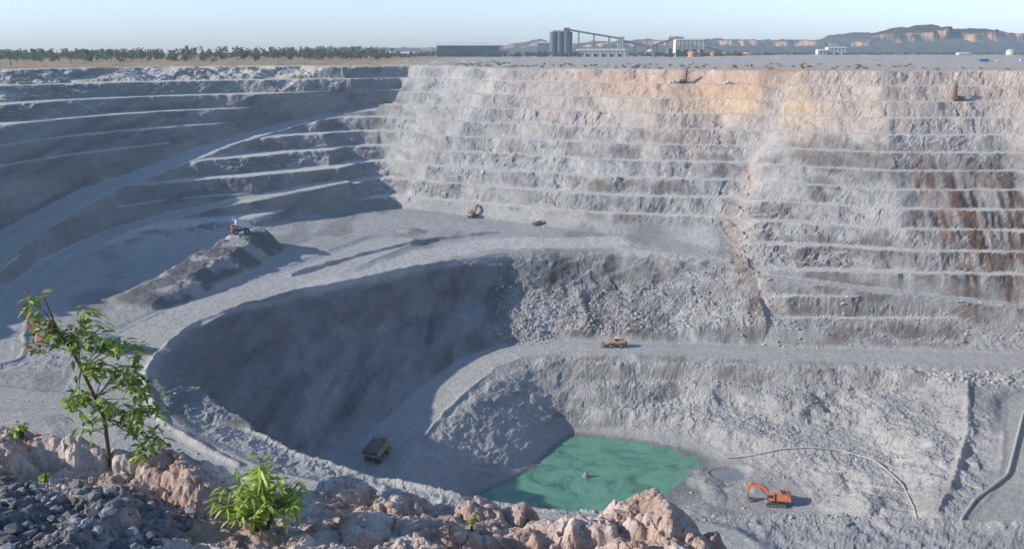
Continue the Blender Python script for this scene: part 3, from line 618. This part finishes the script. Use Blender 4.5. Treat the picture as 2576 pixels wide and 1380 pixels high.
# ---------------------------------------------------------------- loose rock
rockm=groundmat('loose_rock',[(.4,.2),(2.5,.2)],[0,.2])
ico=[];t_=(1+5**.5)/2
for a,b in((-1,t_),(1,t_),(-1,-t_),(1,-t_)): ico+= [(a,b,0)]
for a,b in((-1,t_),(1,t_),(-1,-t_),(1,-t_)): ico+= [(0,a,b)]
for a,b in((t_,-1),(t_,1),(-t_,-1),(-t_,1)): ico+= [(a,0,b)]
ico=np.array(ico)/1.9; icf=[(0,11,5),(0,5,1),(0,1,7),(0,7,10),(0,10,11),(1,5,9),(5,11,4),(11,10,2),(10,7,6),(7,1,8),(3,9,4),(3,4,2),(3,2,6),(3,6,8),(3,8,9),(4,9,5),(2,4,11),(6,2,10),(8,6,7),(9,8,1)]
def rocks(name,xy,sizes,colf,mat):
    xy=np.array(xy); z=terrain(xy[:,0],xy[:,1]); V=np.zeros((len(xy)*12,3)); CC=np.ones((len(xy)*12,4),np.float32); F=[]
    for i in range(len(xy)):
        s=sizes[i]; a=random.uniform(0,6.28); ca,sa=math.cos(a),math.sin(a)
        v=ico*rng.uniform(.65,1.2,(12,1))*np.array([random.uniform(.8,1.4),random.uniform(.6,1.1),random.uniform(.5,.9)])*s
        x=v[:,0]*ca-v[:,1]*sa; y=v[:,0]*sa+v[:,1]*ca
        V[i*12:i*12+12]=np.stack([x+xy[i,0],y+xy[i,1],v[:,2]+z[i]+s*.1],-1); CC[i*12:i*12+12,:3]=colf(i)
        F+= [(p+i*12,q+i*12,w+i*12) for p,q,w in icf]
    ob=obj(name,V,F,mat); a=ob.data.color_attributes.new('Col','FLOAT_COLOR','POINT'); a.data.foreach_set('color',CC.ravel()); return ob
xy=[];sz=[]
def scat(n,x0,x1,y0,y1,s0,s1):
    for _ in range(n):
        xy.append((random.uniform(x0,x1),random.uniform(y0,y1))); sz.append(s0+(s1-s0)*random.random()**3)
scat(1500,-8,100,378,410,.25,1.0); scat(500,95,122,372,430,.25,.9); scat(500,40,180,330,346,.2,.7); scat(350,170,235,326,341,.4,1.3); scat(500,90,165,285,330,.2,.8)
scat(350,60,125,240,300,.15,.6); scat(500,-100,-40,205,262,.15,.6); scat(300,-10,120,181,187,.2,.6); scat(300,-8,16,372,384,.3,.9); scat(500,110,240,367,383,.25,.9); scat(600,-130,90,375,500,.1,.4)
def ck(i):
    k=random.uniform(.34,.54); return (k,k*.985,k*.95)
rocks('rubble_rocks',xy,sz,ck,rockm)
xy=[];sz=[]
for _ in range(1900): xy.append((random.uniform(-3.6,-1.75),random.uniform(3.2,4.55))); sz.append(.008+.04*random.random()**3)
for _ in range(700): xy.append((random.uniform(-3.6,1.5),random.uniform(3.8,5.3))); sz.append(.006+.03*random.random()**4)
def ck2(i):
    if i<1900: k=random.uniform(.13,.34); return (k,k*1.0,k*1.02)
    k=random.uniform(.7,1.1); return (.55*k,.43*k,.36*k)
rocks('gravel_stones',xy,sz,ck2,groundmat('small_stone',[(15,.15)],[0]))
# ---------------------------------------------------------------- foreground plants
lm,n_,l_,b_=newmat('leaf'); at=n_.new('ShaderNodeAttribute'); at.attribute_name='Col'; l_.new(at.outputs['Color'],b_.inputs['Base Color']); b_.inputs['Roughness'].default_value=.45
tr_=n_.new('ShaderNodeBsdfTranslucent'); l_.new(at.outputs['Color'],tr_.inputs['Color']); ms=n_.new('ShaderNodeMixShader'); ms.inputs[0].default_value=.4; l_.new(b_.outputs[0],ms.inputs[1]); l_.new(tr_.outputs[0],ms.inputs[2]); l_.new(ms.outputs[0],n_['Material Output'].inputs['Surface'])
stem=simple('twig_bark',(.12,.085,.06),.8,.3,30)
def leafset(name,par,items):
    V=[];F=[];CC=[]
    for p,d,L,w,c in items:
        p=Vector(p); d=Vector(d).normalized(); s=d.cross(Vector((random.gauss(0,.4),random.gauss(0,.4),1))).normalized(); up=s.cross(d).normalized(); b=len(V)
        prof_=((0,.08),(.25,.8),(.5,1),(.75,.7),(1,.03))
        for t,ww in prof_:
            c0=p+d*(L*t)-Vector((0,0,1))*(L*.25*t*t)
            V+= [c0-s*(w*ww)+up*(w*ww*.35),c0,c0+s*(w*ww)+up*(w*ww*.35)]; CC+= [c,tuple(q*1.25 for q in c),c]
        for k in range(4):
            for j in(0,1): a=b+k*3+j; F.append((a,a+1,a+4,a+3))
    ob=obj(name,V,F,lm,par,True); a=ob.data.color_attributes.new('Col','FLOAT_COLOR','POINT'); arr=np.ones((len(V),4),np.float32); arr[:,:3]=CC; a.data.foreach_set('color',arr.ravel()); return ob
def twig(par,P_,r0,r1,nm='branch'):
    for i,(a,b) in enumerate(zip(P_[:-1],P_[1:])):
        n=len(P_)-1; tube(nm,par,a,b,r0+(r1-r0)*i/n,stem,7,r0+(r1-r0)*(i+1)/n)
YS=4.9; bx,bz=-2.417,-2.26
e=empty('eucalypt_sapling',(bx,YS,bz))
def lc(X,Z,dy=0): return (X-bx,dy,Z-bz)
N0=lc(-2.417,-2.45); N1=lc(-2.458,-1.975); N2=lc(-2.53,-1.80,.02); N3=lc(-2.563,-1.678); N4=lc(-2.63,-1.56); N5=lc(-2.685,-1.354)
twig(e,[N0,lc(-2.42,-2.1),N1,N2,N3,N4,N5],.013,.004,'trunk')
cl=[(-2.685,-1.36),(-2.70,-1.46),(-2.65,-1.55),(-2.77,-1.60),(-2.72,-1.62),(-2.58,-1.60),(-2.47,-1.49),(-2.47,-1.61),(-2.39,-1.56),(-2.36,-1.66),(-2.24,-1.63),(-2.22,-1.70),(-2.45,-1.76),(-2.49,-1.83),(-2.37,-1.80),(-2.23,-1.80),(-2.27,-1.90),(-2.54,-1.95),(-2.60,-2.0),(-2.57,-2.05),(-2.34,-1.88),(-2.18,-1.88),(-2.19,-1.98),(-2.12,-2.06),(-2.22,-2.07),(-2.41,-2.08),(-2.45,-2.10),(-2.32,-2.13),(-2.25,-2.2),(-2.15,-2.25),(-2.18,-2.31),(-2.36,-1.97),(-2.62,-1.63),(-2.54,-1.68)]
NN=[N1,N2,N3,N4,lc(-2.42,-2.1)]
items=[]
for i,(x,z) in enumerate(cl):
    c=lc(x,z,random.uniform(-.1,.1)); best=min(NN,key=lambda q:math.dist(q,(c[0],0,c[2]-.06 if c[2]>q[2] else c[2]+.1)))
    mid=tuple((best[k]+c[k])/2+(0,0,.02)[k] for k in range(3)); twig(e,[best,mid,c],.004,.0015)
    young=i<6
    for k in range(30):
        a=random.uniform(0,6.28); el=random.uniform(-.7,.7); d=(math.cos(a)*math.cos(el),math.sin(a)*math.cos(el),math.sin(el))
        q=random.random()
        col=(.20,.29,.06) if q<.55 else (.36,.45,.12)
        if young and q>.78: col=(.42,.20,.11)
        kk=random.uniform(.75,1.25)
        items.append(((c[0]+random.gauss(0,.03),c[1]+random.gauss(0,.03),c[2]+random.gauss(0,.03)),d,random.uniform(.05,.09),random.uniform(.009,.015),tuple(v*kk for v in col)))
leafset('leaves',e,items)
def bush(x,y,w,hh,n,name='leafy_shrub'):
    e=empty(name,(x,y,zt(x,y)-.01)); items=[]
    for i in range(n):
        a=random.uniform(0,6.28); rr=random.random()**.6*w/2; tip=(math.cos(a)*rr,math.sin(a)*rr*.7,hh*(1-.45*(rr/(w/2))**2)*random.uniform(.5,1))
        twig(e,[(0,0,-.05),(tip[0]*.4,tip[1]*.4,tip[2]*.65),tip],.004,.0015)
        for k in range(13):
            a=random.uniform(0,6.28); f=random.uniform(.55,1); el=random.uniform(-.7,.5); kk=random.uniform(.7,1.2)
            items.append((tuple(t*f for t in tip),(math.cos(a),math.sin(a)*.8,el),random.uniform(.06,.11)*min(1,w*2.4),random.uniform(.007,.012),(.40*kk,.50*kk,.11*kk)))
    leafset('leaves',e,items); return e
bush(-1.38,4.42,.52,.46,46); bush(-2.95,4.95,.14,.12,7); bush(-2.65,4.6,.12,.1,5); bush(-.24,4.75,.07,.14,5,'grass_tuft')
# ---------------------------------------------------------------- dusty air over the mine
hm=bpy.data.materials.new('dusty_air'); hm.use_nodes=True; hn=hm.node_tree.nodes; hl=hm.node_tree.links
hn.remove(hn['Principled BSDF']); vs=hn.new('ShaderNodeVolumeScatter'); vs.inputs['Color'].default_value=(.72,.87,1,1); vs.inputs['Density'].default_value=1.6e-4; vs.inputs['Anisotropy'].default_value=.15
hl.new(vs.outputs[0],hn['Material Output'].inputs['Volume'])
box('hazy_air',None,(800,3500,-60),(9000,9000,230),hm,None,0)
# ---------------------------------------------------------------- light, sky, camera
az=math.atan2(-.97,-.19); el=math.radians(23.5)
Ld=Vector((.97*math.cos(el),.19*math.cos(el),-math.sin(el))).normalized()
sl_=bpy.data.lights.new('sun','SUN'); sl_.energy=5; sl_.angle=math.radians(.5); sl_.color=(1,.94,.86)
so=bpy.data.objects.new('sun',sl_); S.collection.objects.link(so); so.rotation_euler=Ld.to_track_quat('-Z','Y').to_euler()
w=bpy.data.worlds.new('World'); S.world=w; w.use_nodes=True; nt=w.node_tree; bg=nt.nodes['Background']; sk=nt.nodes.new('ShaderNodeTexSky'); sk.sky_type='NISHITA'; sk.sun_disc=False
sk.sun_elevation=el; sk.sun_rotation=az%(2*math.pi); sk.altitude=0; sk.air_density=1.0; sk.dust_density=.1; sk.ozone_density=4
tcw=nt.nodes.new('ShaderNodeTexCoord'); sx=nt.nodes.new('ShaderNodeSeparateXYZ'); nt.links.new(tcw.outputs['Generated'],sx.inputs[0])
rp=nt.nodes.new('ShaderNodeValToRGB'); nt.links.new(sx.outputs['Z'],rp.inputs[0]); rp.color_ramp.elements[0].position=0; rp.color_ramp.elements[0].color=(.44,.57,.95,1); rp.color_ramp.elements[1].position=.30; rp.color_ramp.elements[1].color=(.70,.70,.72,1)
e2=rp.color_ramp.elements.new(.07); e2.color=(.93,.88,.98,1)
sc_=nt.nodes.new('ShaderNodeVectorMath'); sc_.operation='SCALE'; sc_.inputs['Scale'].default_value=1.5; nt.links.new(rp.outputs[0],sc_.inputs[0])
mm=nt.nodes.new('ShaderNodeMix'); mm.data_type='RGBA'; mm.blend_type='MULTIPLY'; mm.inputs[0].default_value=1; nt.links.new(sk.outputs[0],mm.inputs[6]); nt.links.new(sc_.outputs[0],mm.inputs[7])
nt.links.new(mm.outputs[2],bg.inputs[0]); bg.inputs[1].default_value=.15
cd=bpy.data.cameras.new('camera'); cam=bpy.data.objects.new('camera',cd); S.collection.objects.link(cam); S.camera=cam
cd.sensor_width=36; cd.lens=36*2231/2576; cd.clip_start=.05; cd.clip_end=30000
cam.location=(0,0,0); cam.rotation_euler=(math.radians(90-14.04),0,0)
S.view_settings.view_transform='Standard'; S.view_settings.look='None'; S.view_settings.exposure=0
